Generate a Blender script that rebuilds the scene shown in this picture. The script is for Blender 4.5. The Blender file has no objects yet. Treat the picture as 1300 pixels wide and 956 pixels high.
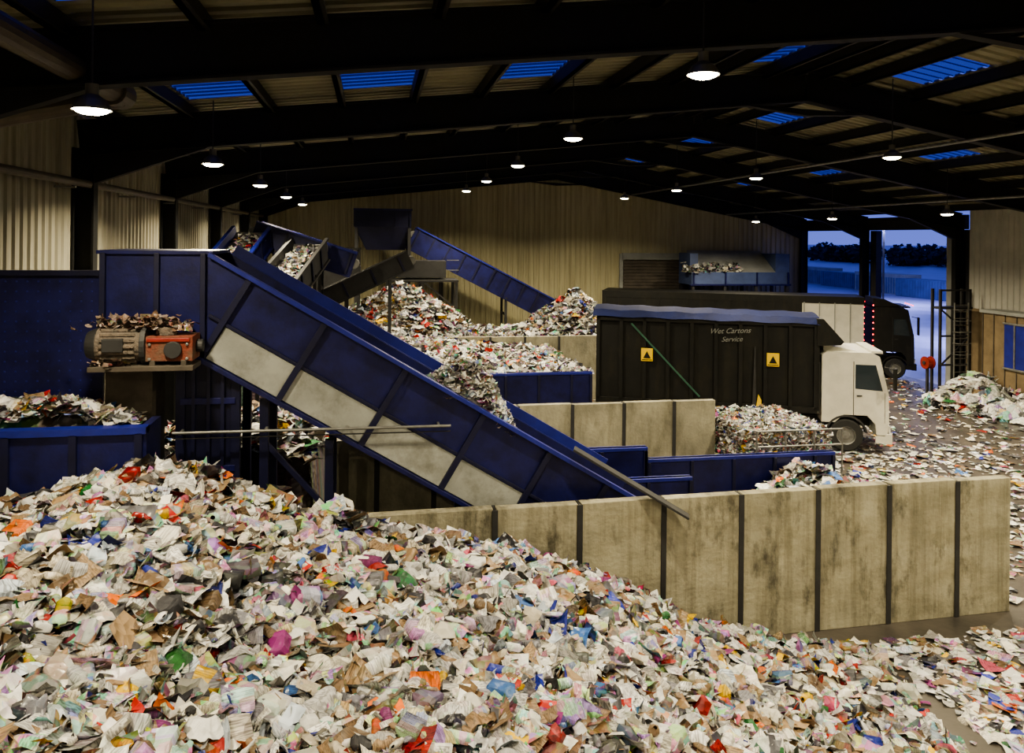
import bpy, bmesh, math, random
import numpy as np
from mathutils import Vector, Matrix
random.seed(3); rng=np.random.default_rng(7)
scene=bpy.context.scene
try: scene.view_settings.look='AgX - Medium High Contrast'
except Exception: pass

# ------------------------------------------------------------ materials
def mat(name,col,rough=0.6,metal=0.0,var=0.25,scale=3.0,bump=0.0,bscale=30.0,col2=None,stretch=(1,1,1),emit=None,estr=0,spec=0.5):
    m=bpy.data.materials.new(name); m.use_nodes=True
    nt=m.node_tree; N=nt.nodes; L=nt.links; b=N['Principled BSDF']
    b.inputs['Roughness'].default_value=rough; b.inputs['Metallic'].default_value=metal
    b.inputs['Specular IOR Level'].default_value=spec
    tc=N.new('ShaderNodeTexCoord'); mp=N.new('ShaderNodeMapping'); mp.inputs['Scale'].default_value=stretch
    L.new(tc.outputs['Object'],mp.inputs['Vector'])
    no=N.new('ShaderNodeTexNoise'); no.inputs['Scale'].default_value=scale; no.inputs['Detail'].default_value=6; no.inputs['Roughness'].default_value=0.65
    L.new(mp.outputs[0],no.inputs['Vector'])
    rp=N.new('ShaderNodeValToRGB')
    c2=col2 if col2 else tuple(c*(1-var) for c in col)
    rp.color_ramp.elements[0].position=0.35; rp.color_ramp.elements[1].position=0.62
    rp.color_ramp.elements[0].color=(*c2,1); rp.color_ramp.elements[1].color=(*col,1)
    L.new(no.outputs['Fac'],rp.inputs['Fac']); L.new(rp.outputs['Color'],b.inputs['Base Color'])
    if bump>0:
        n2=N.new('ShaderNodeTexNoise'); n2.inputs['Scale'].default_value=bscale; n2.inputs['Detail'].default_value=4
        L.new(tc.outputs['Object'],n2.inputs['Vector'])
        bp=N.new('ShaderNodeBump'); bp.inputs['Strength'].default_value=bump; bp.inputs['Distance'].default_value=0.05
        L.new(n2.outputs['Fac'],bp.inputs['Height']); L.new(bp.outputs['Normal'],b.inputs['Normal'])
    if emit:
        b.inputs['Emission Color'].default_value=(*emit,1); b.inputs['Emission Strength'].default_value=estr
    return m
def overlay(m,stretch,scale,p0,p1,col,fac,loc=(3.1,1.7,.6)):
    """multiply a grime layer on top of a material's base colour"""
    nt=m.node_tree;N=nt.nodes;L=nt.links;b=N['Principled BSDF']
    src=b.inputs['Base Color'].links[0].from_socket
    tc=[n for n in N if n.type=='TEX_COORD'][0]
    mp=N.new('ShaderNodeMapping'); mp.inputs['Scale'].default_value=stretch; mp.inputs['Location'].default_value=loc; L.new(tc.outputs['Object'],mp.inputs['Vector'])
    no=N.new('ShaderNodeTexNoise'); no.inputs['Scale'].default_value=scale; no.inputs['Detail'].default_value=9; no.inputs['Roughness'].default_value=0.7
    L.new(mp.outputs[0],no.inputs['Vector'])
    rp=N.new('ShaderNodeValToRGB'); rp.color_ramp.elements[0].position=p0; rp.color_ramp.elements[1].position=p1
    rp.color_ramp.elements[0].color=(1,1,1,1); rp.color_ramp.elements[1].color=(*col,1)
    L.new(no.outputs['Fac'],rp.inputs['Fac'])
    mx=N.new('ShaderNodeMix'); mx.data_type='RGBA'; mx.blend_type='MULTIPLY'; mx.inputs['Factor'].default_value=fac
    L.new(src,mx.inputs['A']); L.new(rp.outputs['Color'],mx.inputs['B']); L.new(mx.outputs['Result'],b.inputs['Base Color'])
    return m

def paper_mat():
    m=bpy.data.materials.new('mixed_paper'); m.use_nodes=True
    nt=m.node_tree; N=nt.nodes; L=nt.links; b=N['Principled BSDF']; b.inputs['Roughness'].default_value=0.5
    def node(t,**k):
        n=N.new(t)
        for a,v in k.items(): setattr(n,a,v)
        return n
    at=node('ShaderNodeAttribute'); at.attribute_name='Col'
    su=node('ShaderNodeAttribute'); su.attribute_name='SUV'
    sp=node('ShaderNodeSeparateXYZ'); L.new(su.outputs['Vector'],sp.inputs[0])
    wn=node('ShaderNodeTexWhiteNoise',noise_dimensions='1D'); L.new(sp.outputs['Z'],wn.inputs['W'])
    ws=node('ShaderNodeSeparateColor'); L.new(wn.outputs['Color'],ws.inputs[0])
    mp=node('ShaderNodeMapping'); mp.inputs['Scale'].default_value=(2.4,3.2,1.0); L.new(su.outputs['Vector'],mp.inputs['Vector'])
    vo=node('ShaderNodeTexVoronoi'); vo.distance='CHEBYCHEV'; vo.inputs['Scale'].default_value=1.0; L.new(mp.outputs[0],vo.inputs['Vector'])
    g1=node('ShaderNodeMath',operation='GREATER_THAN'); g1.inputs[1].default_value=0.68; L.new(ws.outputs[0],g1.inputs[0])
    m1=node('ShaderNodeMath',operation='MULTIPLY'); m1.inputs[1].default_value=0.8; L.new(g1.outputs[0],m1.inputs[0])
    mx=node('ShaderNodeMix',data_type='RGBA',blend_type='MULTIPLY'); L.new(m1.outputs[0],mx.inputs['Factor'])
    L.new(at.outputs['Color'],mx.inputs['A']); L.new(vo.outputs['Color'],mx.inputs['B'])
    mp2=node('ShaderNodeMapping'); mp2.inputs['Scale'].default_value=(5,26,1.0); L.new(su.outputs['Vector'],mp2.inputs['Vector'])
    no=node('ShaderNodeTexNoise'); no.inputs['Scale'].default_value=1.0; no.inputs['Detail'].default_value=2; L.new(mp2.outputs[0],no.inputs['Vector'])
    rp=node('ShaderNodeValToRGB'); rp.color_ramp.elements[0].position=0.42; rp.color_ramp.elements[1].position=0.54
    rp.color_ramp.elements[0].color=(0.25,0.24,0.25,1); rp.color_ramp.elements[1].color=(1,1,1,1); L.new(no.outputs['Fac'],rp.inputs['Fac'])
    g2=node('ShaderNodeMath',operation='GREATER_THAN'); g2.inputs[1].default_value=0.45; L.new(ws.outputs[1],g2.inputs[0])
    m2=node('ShaderNodeMath',operation='MULTIPLY'); m2.inputs[1].default_value=0.75; L.new(g2.outputs[0],m2.inputs[0])
    mx2=node('ShaderNodeMix',data_type='RGBA',blend_type='MULTIPLY'); L.new(m2.outputs[0],mx2.inputs['Factor'])
    L.new(mx.outputs['Result'],mx2.inputs['A']); L.new(rp.outputs['Color'],mx2.inputs['B'])
    L.new(mx2.outputs['Result'],b.inputs['Base Color'])
    mr=node('ShaderNodeMapRange'); mr.inputs['To Min'].default_value=0.25; mr.inputs['To Max'].default_value=0.8; L.new(ws.outputs[2],mr.inputs['Value']); L.new(mr.outputs[0],b.inputs['Roughness'])
    tc=node('ShaderNodeTexCoord'); v2=node('ShaderNodeTexVoronoi'); v2.inputs['Scale'].default_value=9; L.new(tc.outputs['Object'],v2.inputs['Vector'])
    bp=node('ShaderNodeBump'); bp.inputs['Strength'].default_value=.6; bp.inputs['Distance'].default_value=.07; L.new(v2.outputs['Distance'],bp.inputs['Height']); L.new(bp.outputs[0],b.inputs['Normal'])
    return m
PAPER=paper_mat()
M_BLUE=overlay(mat('blue_painted_steel',(0.010,0.012,0.098),0.42,0.1,0.45,2.0,0.05,20),(1,1,1),2.5,.48,.70,(.45,.45,.45),.85)
M_BLUE2=mat('dark_blue_steel',(0.006,0.007,0.040),0.5,0.1,0.4,2.0)
M_BLUEB=mat('bright_blue_steel',(0.013,0.020,0.22),0.4,0.0,0.3,2.0)
M_GREYP=overlay(mat('pale_grey_panel',(0.33,0.34,0.32),0.5,0.0,0.3,1.5),(1,1,1),2,.5,.7,(.5,.48,.44),.8)
M_CONC=overlay(mat('cast_concrete',(0.31,0.29,0.215),0.85,0,0.3,0.9,0.25,14,col2=(0.19,0.178,0.135)),(1.2,1,.4),1.3,.45,.7,(.35,.34,.3),.8)
M_CONC1=overlay(overlay(overlay(mat('stained_concrete',(0.37,0.345,0.255),0.85,0,0.3,1.2,0.25,14,col2=(0.26,0.243,0.18)),(1.1,1,.5),1.3,.52,.66,(.16,.157,.15),.85),(2.6,1,.12),2.0,.45,.72,(.35,.33,.28),.75),(1,1,2.2),.9,.42,.62,(.62,.6,.54),.7,loc=(0,0,7))
M_STEEL=mat('galvanised_steel',(0.26,0.26,0.25),0.45,0.6,0.3,5)
M_DSTEEL=mat('dark_grey_steel',(0.035,0.035,0.037),0.6,0.2,0.3,3)
M_RAFT=mat('rafter_paint',(0.012,0.012,0.012),0.7,0.0,0.3,3,spec=.3)
M_PURL=mat('purlin_steel',(0.02,0.019,0.017),0.6,0.2,0.3,3)
M_CLAD=overlay(mat('cream_cladding',(0.44,0.405,0.26),0.55,0,0.15,0.5,stretch=(1,1,0.3)),(2.5,1,.12),1.5,.45,.75,(.55,.53,.46),.8)
M_CLADL=overlay(mat('off_white_cladding',(0.39,0.37,0.29),0.55,0,0.3,0.5,stretch=(1,1,0.3)),(1,2.5,.12),1.5,.42,.7,(.4,.38,.33),.8)
M_CLADR=mat('white_cladding',(0.46,0.45,0.41),0.55,0,0.2,0.7)
M_ROOF=mat('roof_sheet',(0.25,0.235,0.155),0.6,0,0.35,0.6)
M_PIPE=mat('duct_pipe',(0.085,0.07,0.05),0.5,0.2,0.3,3)
M_FLOOR=mat('yard_concrete_floor',(0.085,0.074,0.063),0.36,0,0.3,0.7,0.15,5,col2=(0.04,0.036,0.032))
M_ASPH=mat('wet_asphalt',(0.42,0.42,0.55),0.35,0,0.3,0.3)
M_BLACK=overlay(mat('black_body',(0.010,0.010,0.0095),0.55,0.1,0.3,3,spec=.35),(1,1,.3),3,.5,.6,(1.6,1.5,1.2),1)
M_TARP=mat('blue_tarpaulin',(0.005,0.010,0.055),0.75,0,0.4,2,0.3,4,spec=.2)
M_RUBBER=mat('tyre_rubber',(0.02,0.02,0.02),0.8,0,0.2,8)
M_WHITE=mat('white_cab_paint',(0.58,0.565,0.50),0.3,0,0.15,1.5)
M_GLASS=mat('dark_glass',(0.02,0.03,0.04),0.08,0,0.1,1)
M_RED=mat('red_paint',(0.22,0.02,0.015),0.5,0,0.3,4)
M_DUST=mat('dusty_red_gearbox',(0.17,0.045,0.03),0.85,0,0.4,4,0.4,20,col2=(0.13,0.085,0.06),spec=.2)
M_DUST2=mat('dusty_motor_casing',(0.16,0.125,0.10),0.85,0,0.4,6,0.6,25,col2=(0.08,0.07,0.06))
M_BROWN=mat('dirty_brown_steel',(0.09,0.075,0.06),0.7,0.1,0.4,3)
M_PLY=mat('brown_plywood',(0.19,0.14,0.08),0.7,0,0.35,1.5)
M_YEL=mat('yellow_sign',(0.75,0.5,0.02),0.4,0,0.05,2)
M_GREEN=mat('green_strap',(0.03,0.10,0.07),0.6,0,0.2,2)
M_LED=mat('red_marker_lamp',(0.5,0.01,0.01),0.4,emit=(1,0.02,0.03),estr=10)
M_HEAD=mat('headlamp_glass',(0.6,0.6,0.55),0.1)
M_LAMP=mat('lamp_lens',(1,0.9,0.7),0.4,emit=(1.0,0.88,0.60),estr=45)
M_ENAM=mat('lamp_reflector',(0.16,0.15,0.12),0.45,0.5,0.1,4)
M_BELT=mat('rubber_belt',(0.02,0.02,0.03),0.6,0,0.3,3)
M_TREE=mat('tree_leaves',(0.03,0.045,0.06),0.8,0,0.3,3)
M_LBLUE=mat('pale_blue_hood',(0.07,0.10,0.22),0.5,0,0.3,1.0)
M_GREYG=mat('hood_grey',(0.27,0.28,0.27),0.5,0,0.3,1.0)
M_YARD=mat('added_light_lens',(1,1,1),0.4,emit=(.7,.75,1.0),estr=20)  # glowing face of the lights added in the yard
M_BALE=mat('bale_core',(0.2,0.16,0.12),0.9,0,0.4,6,0.6,25)

ms=bpy.data.materials.new('skylight_grp'); ms.use_nodes=True
nt=ms.node_tree; nt.nodes.clear()
o=nt.nodes.new('ShaderNodeOutputMaterial'); tr=nt.nodes.new('ShaderNodeBsdfTransparent'); tr.inputs[0].default_value=(0.36,0.42,0.6,1)
di=nt.nodes.new('ShaderNodeBsdfTranslucent'); di.inputs[0].default_value=(0.18,0.22,0.42,1)
mm=nt.nodes.new('ShaderNodeMixShader'); mm.inputs[0].default_value=0.35
nt.links.new(tr.outputs[0],mm.inputs[1]); nt.links.new(di.outputs[0],mm.inputs[2]); nt.links.new(mm.outputs[0],o.inputs[0])
M_SKYL=ms

# ------------------------------------------------------------ builder
class B:
    def __init__(s,name): s.name=name; s.v=[]; s.f=[]; s.mi=[]; s.mats=[]
    def m(s,mt):
        if mt not in s.mats: s.mats.append(mt)
        return s.mats.index(mt)
    def add(s,vs,fs,mt):
        o=len(s.v); k=s.m(mt)
        s.v+= [tuple(x) for x in vs]
        for f in fs: s.f.append([o+i for i in f]); s.mi.append(k)
    def box(s,x0,x1,y0,y1,z0,z1,mt):
        vs=[(x,y,z) for x in(x0,x1) for y in(y0,y1) for z in(z0,z1)]
        s.add(vs,[(0,1,3,2),(4,6,7,5),(0,4,5,1),(2,3,7,6),(0,2,6,4),(1,5,7,3)],mt)
    def prism(s,poly,a0,a1,mt,axis='y'):
        n=len(poly)
        if axis=='y': vs=[(p[0],a0,p[1]) for p in poly]+[(p[0],a1,p[1]) for p in poly]
        elif axis=='x': vs=[(a0,p[0],p[1]) for p in poly]+[(a1,p[0],p[1]) for p in poly]
        else: vs=[(p[0],p[1],a0) for p in poly]+[(p[0],p[1],a1) for p in poly]
        fs=[tuple(range(n)),tuple(range(2*n-1,n-1,-1))]+[(i,i+n,(i+1)%n+n,(i+1)%n) for i in range(n)]
        s.add(vs,fs,mt)
    def frame(s,p0,p1,up=(0,0,1)):
        p0=Vector(p0);p1=Vector(p1);d=(p1-p0).normalized();up=Vector(up)
        if abs(d.dot(up))>0.98: up=Vector((1,0,0))
        sd=d.cross(up).normalized(); u=sd.cross(d).normalized()
        return p0,p1,d,sd,u
    def beam(s,p0,p1,w,h,mt,up=(0,0,1)):
        p0,p1,d,sd,u=s.frame(p0,p1,up)
        vs=[p+sd*a*w/2+u*b*h/2 for p in(p0,p1) for a,b in((-1,-1),(1,-1),(1,1),(-1,1))]
        s.add(vs,[(0,1,2,3),(7,6,5,4),(0,4,5,1),(1,5,6,2),(2,6,7,3),(3,7,4,0)],mt)
    def cyl(s,p0,p1,r,mt,n=16,r2=None):
        p0,p1,d,sd,u=s.frame(p0,p1); r2=r if r2 is None else r2
        vs=[]
        for p,rr in((p0,r),(p1,r2)):
            for i in range(n):
                a=2*math.pi*i/n; vs.append(p+sd*math.cos(a)*rr+u*math.sin(a)*rr)
        fs=[tuple(range(n))[::-1],tuple(range(n,2*n))]+[(i,(i+1)%n,(i+1)%n+n,i+n) for i in range(n)]
        s.add(vs,fs,mt)
    def lathe(s,c,prof,mt,axis='y',n=28):
        vs=[];m=len(prof)
        for i in range(n):
            a=2*math.pi*i/n
            for r,t in prof:
                if axis=='y': vs.append((c[0]+r*math.cos(a),c[1]+t,c[2]+r*math.sin(a)))
                else: vs.append((c[0]+r*math.cos(a),c[1]+r*math.sin(a),c[2]+t))
        fs=[]
        for i in range(n):
            j=(i+1)%n
            for k in range(m-1): fs.append((i*m+k,i*m+k+1,j*m+k+1,j*m+k))
        s.add(vs,fs,mt)
    def build(s,loc=(0,0,0),rotz=0,bevel=0.0,recalc=True):
        me=bpy.data.meshes.new(s.name); me.from_pydata(s.v,[],s.f)
        for mt in s.mats: me.materials.append(mt)
        me.polygons.foreach_set('material_index',s.mi)
        if recalc:
            bm=bmesh.new(); bm.from_mesh(me); bmesh.ops.recalc_face_normals(bm,faces=bm.faces[:]); bm.to_mesh(me); bm.free()
        ob=bpy.data.objects.new(s.name,me); scene.collection.objects.link(ob)
        ob.location=loc; ob.rotation_euler=(0,0,rotz)
        if bevel>0:
            md=ob.modifiers.new('bevel','BEVEL'); md.width=bevel; md.segments=2; md.limit_method='ANGLE'
        return ob

# ------------------------------------------------------------ litter generator
PAL=np.array([(.80,.80,.79),(.74,.74,.74),(.74,.71,.62),(.56,.56,.57),(.78,.76,.70),(.42,.41,.39),(.56,.50,.40),(.32,.21,.12),(.22,.14,.075),(.20,.20,.23),
 (.04,.04,.05),(.50,.02,.015),(.80,.17,.01),(.80,.50,.01),(.015,.03,.34),(.06,.16,.45),(.02,.16,.04),(.55,.08,.15),(.26,.03,.18),(.60,.68,.80)])
PW=np.array([16,11,10,9,12,8,8,7,5,7,8,1.7,.9,1.7,1.6,1.3,.7,.9,.6,3.]);PW=PW/PW.sum()
PWH=np.array([24,15,9,10,14,7,5,2.5,1.5,4,3,.8,.3,.5,.9,1,.4,.6,.3,3.]);PWH=PWH/PWH.sum()
SID=[0]
def make_sheets(P,size,tilt,crump,n=4,pw=PW,gain=1.0,kind='sheet',asp=None,base=None):
    N=len(P); u=np.linspace(-.5,.5,n); U,V=np.meshgrid(u,u); U=U.ravel();V=V.ravel();K=n*n
    asp=rng.uniform(.5,1.1,(N,1)) if asp is None else rng.uniform(*asp,(N,1)); s=size.reshape(N,1)
    cr=(crump*rng.choice([.15,.3,.6,1.0,1.5],size=(N,1),p=[.3,.2,.2,.15,.15]))
    a,b,c=[rng.normal(0,.28,(N,1)) for _ in range(3)]
    def folds(lo,hi):
        t=0
        for _ in range(3):
            k=rng.uniform(lo,hi,(N,1)); an=rng.uniform(0,6.28,(N,1))
            t=t+np.sin(k*(U[None]*np.cos(an)+V[None]*np.sin(an))+rng.uniform(0,6.28,(N,1)))
        return t/1.7
    if kind=='sheet':
        X=s*asp*(U[None]+cr*.3*rng.normal(0,.2,(N,K))); Y=s*(V[None]+cr*.3*rng.normal(0,.2,(N,K)))
        Z=s*(a*U[None]**2+b*U[None]*V[None]+c*V[None]**2+cr*.34*folds(4,9)+cr*rng.normal(0,.07,(N,K)))
    elif kind=='bag':
        R=np.sqrt(U**2+V**2)[None]; sq=1-.35*np.clip(R-.35,0,1)
        X=s*asp*U[None]*sq+s*cr*.06*folds(8,16); Y=s*V[None]*sq+s*cr*.06*folds(8,16)
        Z=s*(.38*np.cos(math.pi*U[None]*.9)*np.cos(math.pi*V[None]*.9)*rng.uniform(.5,1.2,(N,1))+cr*.09*folds(9,20))-.05*s
    elif kind=='box':   # squashed carton
        an=2*math.pi*U[None]+math.pi/4; cx=np.cos(an);sx=np.sin(an); q=np.maximum(np.abs(cx),np.abs(sx)); w=np.where(np.abs(V[None])>.45,.05,1.0)
        X=s*.36*asp*cx/q*w; Z=s*rng.uniform(.08,.24,(N,1))*sx/q*w+.08*s; Y=s*V[None]*.8+0*X
    else:
        r=s*.2*asp*np.where(V[None]>.2,.5,1.0)*np.where(np.abs(V[None])>.45,.35,1.0)
        X=r*np.cos(2*math.pi*U[None])+s*cr*rng.normal(0,.03,(N,K)); Z=r*np.sin(2*math.pi*U[None])*rng.uniform(.4,1,(N,1)); Y=s*V[None]+0*X
        Z=Z+.1*s
    psi=rng.uniform(0,6.283,(N,1)); phi=rng.uniform(0,6.283,(N,1)); tau=np.abs(rng.normal(0,tilt,(N,1)))
    x=X*np.cos(psi)-Y*np.sin(psi); y=X*np.sin(psi)+Y*np.cos(psi); z=Z
    y2=y*np.cos(tau)-z*np.sin(tau); z2=y*np.sin(tau)+z*np.cos(tau)
    x3=x*np.cos(phi)-y2*np.sin(phi); y3=x*np.sin(phi)+y2*np.cos(phi)
    v=np.stack([x3+P[:,0:1],y3+P[:,1:2],z2+P[:,2:3]],-1).reshape(-1,3)
    fb=[]
    for j in range(n-1):
        for i in range(n-1): fb.append((j*n+i,j*n+i+1,(j+1)*n+i+1,(j+1)*n+i))
    fb=np.array(fb); f=(fb[None]+(np.arange(N)*K)[:,None,None]).reshape(-1,4)
    if base is None:
        ci=rng.choice(len(PAL),N,p=pw); col=PAL[ci]*rng.uniform(.55,1.05,(N,1))*gain
    else: col=np.tile(np.array([base]),(N,1))*rng.uniform(.7,1.1,(N,1))
    col=np.repeat(col,K,0)
    ids=np.arange(N)+SID[0]; SID[0]+=N
    suv=np.stack([np.tile(U,N),np.tile(V,N),np.repeat(ids*1.37,K)],-1)
    return v,f,col,suv
def mesh_obj(name,parts,mt=PAPER):
    vs=[];fs=[];cs=[];ss=[];o=0
    for p in parts:
        v,f,c=p[:3]; q=p[3] if len(p)>3 else np.stack([v[:,0],v[:,1],v[:,0]*0],-1)
        vs.append(v);fs.append(f+o);cs.append(c);ss.append(q);o+=len(v)
    v=np.concatenate(vs);f=np.concatenate(fs);c=np.concatenate(cs);q=np.concatenate(ss)
    me=bpy.data.meshes.new(name)
    me.vertices.add(len(v)); me.vertices.foreach_set('co',v.astype(np.float32).ravel())
    me.loops.add(len(f)*4); me.loops.foreach_set('vertex_index',f.astype(np.int32).ravel())
    me.polygons.add(len(f)); me.polygons.foreach_set('loop_start',np.arange(0,len(f)*4,4,dtype=np.int32))
    me.update(calc_edges=True)
    me.polygons.foreach_set('use_smooth',np.ones(len(f),dtype=bool))
    at=me.color_attributes.new('Col','FLOAT_COLOR','POINT')
    rgba=np.ones((len(v),4),np.float32); rgba[:,:3]=c; at.data.foreach_set('color',rgba.ravel())
    a2=me.attributes.new('SUV','FLOAT_VECTOR','POINT'); a2.data.foreach_set('vector',q.astype(np.float32).ravel())
    me.materials.append(mt); ob=bpy.data.objects.new(name,me); scene.collection.objects.link(ob); return ob
def wob(x,y,seed=0,amp=1.0,fr=1.0):
    r=np.random.default_rng(100+seed); t=0
    for k in range(10):
        a=r.uniform(0,6.28); w=fr*(0.6+0.55*k); t=t+np.sin(w*(x*math.cos(a)+y*math.sin(a))+r.uniform(0,6.28))/(1+.6*k)
    return amp*t*.4
def mound(x0,x1,y0,y1,h,res,z0=0.0):
    nx=max(3,int((x1-x0)/res));ny=max(3,int((y1-y0)/res))
    X,Y=np.meshgrid(np.linspace(x0,x1,nx),np.linspace(y0,y1,ny)); Z=np.maximum(h(X,Y),z0)
    Z[0,:]=z0;Z[-1,:]=z0;Z[:,0]=z0;Z[:,-1]=z0
    Z=Z-.06
    v=np.stack([X,Y,Z],-1).reshape(-1,3)
    i=np.arange(nx-1);j=np.arange(ny-1);I,J=np.meshgrid(i,j);b=(J*nx+I).ravel()
    f=np.stack([b,b+1,b+nx+1,b+nx],-1)
    c=PAL[rng.choice(len(PAL),len(v),p=PW)]*.12  # base colour darkened to paint the shade in gaps between sheets
    return v,f,c
def pile(name,x0,x1,y0,y1,h,N,smin,smax,res=.2,tilt=.5,crump=.35,n=4,z0=0.0,pw=PW,gain=1.0,pad=.12,minh=.03,extra=0,big=0,bags=0,bagsize=(.25,.5),boxes=0):
    x=rng.uniform(x0+pad,x1-pad,N);y=rng.uniform(y0+pad,y1-pad,N);z=h(x,y)
    k=z>z0+minh; x=x[k];y=y[k];z=z[k]
    s=smin+(smax-smin)*rng.uniform(0,1,len(x))**1.8
    P=np.stack([x,y,z+s*rng.uniform(-.05,.30,len(x))],-1)
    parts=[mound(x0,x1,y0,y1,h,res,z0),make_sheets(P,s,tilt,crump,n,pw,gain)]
    def spots(M):
        x=rng.uniform(x0+.3,x1-.3,M);y=rng.uniform(y0+.3,y1-.3,M);z=h(x,y);k=z>z0+minh; return x[k],y[k],z[k]
    if extra:
        x,y,z=spots(extra); parts.append(make_sheets(np.stack([x,y,z+.08],-1),rng.uniform(.18,.34,len(x)),.5,.5,9,PW,gain,kind='tube',asp=(.7,1.3)))
    if big:
        x,y,z=spots(big); parts.append(make_sheets(np.stack([x,y,z+.08],-1),rng.uniform(.28,.48,len(x)),.4,.12,4,base=(.28,.19,.105)))
        x,y,z=spots(big*2); parts.append(make_sheets(np.stack([x,y,z+.08],-1),rng.uniform(.26,.42,len(x)),.45,.25,6,PW,gain))
    if boxes:
        x,y,z=spots(boxes); parts.append(make_sheets(np.stack([x,y,z+.06],-1),rng.uniform(.22,.44,len(x)),.5,.2,9,PW,gain,kind='box'))
    if bags:
        x,y,z=spots(bags); parts.append(make_sheets(np.stack([x,y,z+.05],-1),rng.uniform(*bagsize,len(x)),.5,1.2,9,PWH,gain,kind='bag'))
    return mesh_obj(name,parts)

# ------------------------------------------------------------ room shell
XL,XR,YF,YB=-6.4,27.1,45.6,-6.0
XRI=10.7
def zr(x): return 9.0+(x+6.4)*1.9/17.1 if x<XRI else 10.9-(x-XRI)*.18
def ztop(x): return zr(x)+.58
def ribprof(a0,a1,p=.32,d=.045):
    out=[];a=a0
    while a<a1:
        for t,o in((0,0),(.45,0),(.55,d),(.9,d)): 
            if a+t*p<a1: out.append((a+t*p,o))
        a+=p
    out.append((a1,0)); return out
b=B('floor'); b.box(XL-.3,XR+.3,YB-.3,YF+.3,-.2,0,M_FLOOR); b.build()
b=B('exterior_ground'); b.box(XR+.3,1500,-900,1500,-.2,-.01,M_ASPH); b.build()
def ribwall(name,prof,pt,zt,mt,z0=0,extra=None):
    b=B(name);vs=[]
    for a,o in prof:
        x,y=pt(a,o); vs+= [(x,y,z0),(x,y,zt(a))]
    fs=[(2*i,2*i+2,2*i+3,2*i+1) for i in range(len(prof)-1)]
    b.add(vs,fs,mt)
    if extra: extra(b)
    return b.build(recalc=False)
ribwall('wall_far',ribprof(XL,XR),lambda a,o:(a,YF-o),ztop,M_CLAD)
ribwall('wall_left',ribprof(YB,YF),lambda a,o:(XL+o,a),lambda a:ztop(XL),M_CLADL)
ribwall('wall_back',ribprof(XL,XR),lambda a,o:(a,YB+o),ztop,M_CLADL)
def rx(b):
    b.box(XR+.02,XR+.2,YB,31.6,0,8.2,M_CLADL)
    b.box(XR-.12,XR-.0,YB,31.6,0,4.0,M_PLY)
    b.box(XR-.15,XR+.1,31.75,45.3,7.62,8.3,M_DSTEEL)
    for y in np.arange(0,31.6,1.22): b.box(XR-.15,XR-.12,y,y+.05,0,4.0,M_BROWN)
ribwall('wall_right',ribprof(YB,31.6),lambda a,o:(XR-o,a),lambda a:ztop(XR),M_CLADR,z0=3.9,extra=rx)
b=B('ceiling'); sk=B('window_1')
SKX=[(-3.9,-2.4),(-.7,.8),(2.5,4.0),(8.0,9.5),(12.1,13.6),(18.0,19.5)]
xb=[XL-.1]+[v for s in SKX for v in s]+[XR+.1,XRI]; xb=sorted(xb)
def rpatch(bb,x0,x1,y0,y1,mt):
    pr=ribprof(y0,y1,.35,.05);vs=[]
    for a,o in pr: vs+=[(x0,a,ztop(x0)+o),(x1,a,ztop(x1)+o)]
    bb.add(vs,[(2*i,2*i+2,2*i+3,2*i+1) for i in range(len(pr)-1)],mt)
ybs=[YB]
for k in range(-1,6): ybs+= [11+7*k+4.2,11+7*k+6.4]
ybs=[y for y in ybs if y<YF]+[YF]
for i in range(len(xb)-1):
    x0,x1=xb[i],xb[i+1]; sky=any(abs(x0-s[0])<.01 for s in SKX)
    if not sky: rpatch(b,x0,x1,YB,YF,M_ROOF); continue
    for j in range(len(ybs)-1):
        if j%2==1: rpatch(sk,x0,x1,ybs[j],ybs[j+1],M_SKYL)
        else: rpatch(b,x0,x1,ybs[j],ybs[j+1],M_ROOF)
b.build(recalc=False); sk.build(recalc=False)
b=B('roof_purlins')
for x in [ -5.6,-4.0,-2.3,-.75,.85,2.4,4.05,5.6,7.1,7.95,9.55,10.4,11.1,12.0,13.7,15.3,16.8,17.9,19.6,21.2,22.8,24.4,26.0]:
    z=ztop(x)-.14
    b.box(x-.05,x+.05,YB+.1,YF-.1,z-.16,z+.12,M_PURL); b.box(x-.05,x+.11,YB+.1,YF-.1,z-.16,z-.14,M_PURL)
b.build()
for k,y in enumerate([-3,4,11,18,25,32,39,45.2]):
    b=B('portal_frame')
    for (xa,xc) in((XL+.15,XRI),(XRI,XR-.15)):
        for off,w,h in((0,.03,.74),(-.37,.28,.04),(.37,.28,.04)):
            b.beam((xa,y,zr(xa)+off),(xc,y,zr(xc)+off),w,h,M_RAFT)
    b.prism([(XL+.15,zr(XL)-.3),(XL+.15,zr(XL)-1.05),(XL+3.2,zr(XL+3.2)-.3)],y-.1,y+.1,M_RAFT)
    b.prism([(XR-.15,zr(XR)-.3),(XR-.15,zr(XR)-.95),(XR-3.2,zr(XR-3.2)-.3)],y-.1,y+.1,M_RAFT)
    b.prism([(XRI-2,zr(XRI-2)-.3),(XRI+2,zr(XRI+2)-.3),(XRI,zr(XRI)-.75)],y-.1,y+.1,M_RAFT)
    for x in (XL+.28,XR-.28):
        b.box(x-.2,x+.2,y-.02,y+.02,0,zr(x)-.2,M_RAFT)
        for sx in(-.2,.2): b.box(x+sx-.02,x+sx+.02,y-.13,y+.13,0,zr(x)-.2,M_RAFT)
    b.build()
b=B('door_1')
for y in (31.9,38.7): b.box(XR+.05,XR+.4,y-.25,y+.25,0,7.6,M_DSTEEL)
for i in range(5): b.box(XR-.05+.14*i,XR+.05+.14*i,32.2,33.0,0.05,7.4,M_STEEL if i%2 else M_GREYG)
b.build()
b=B('overhead_duct_pipe')
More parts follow.
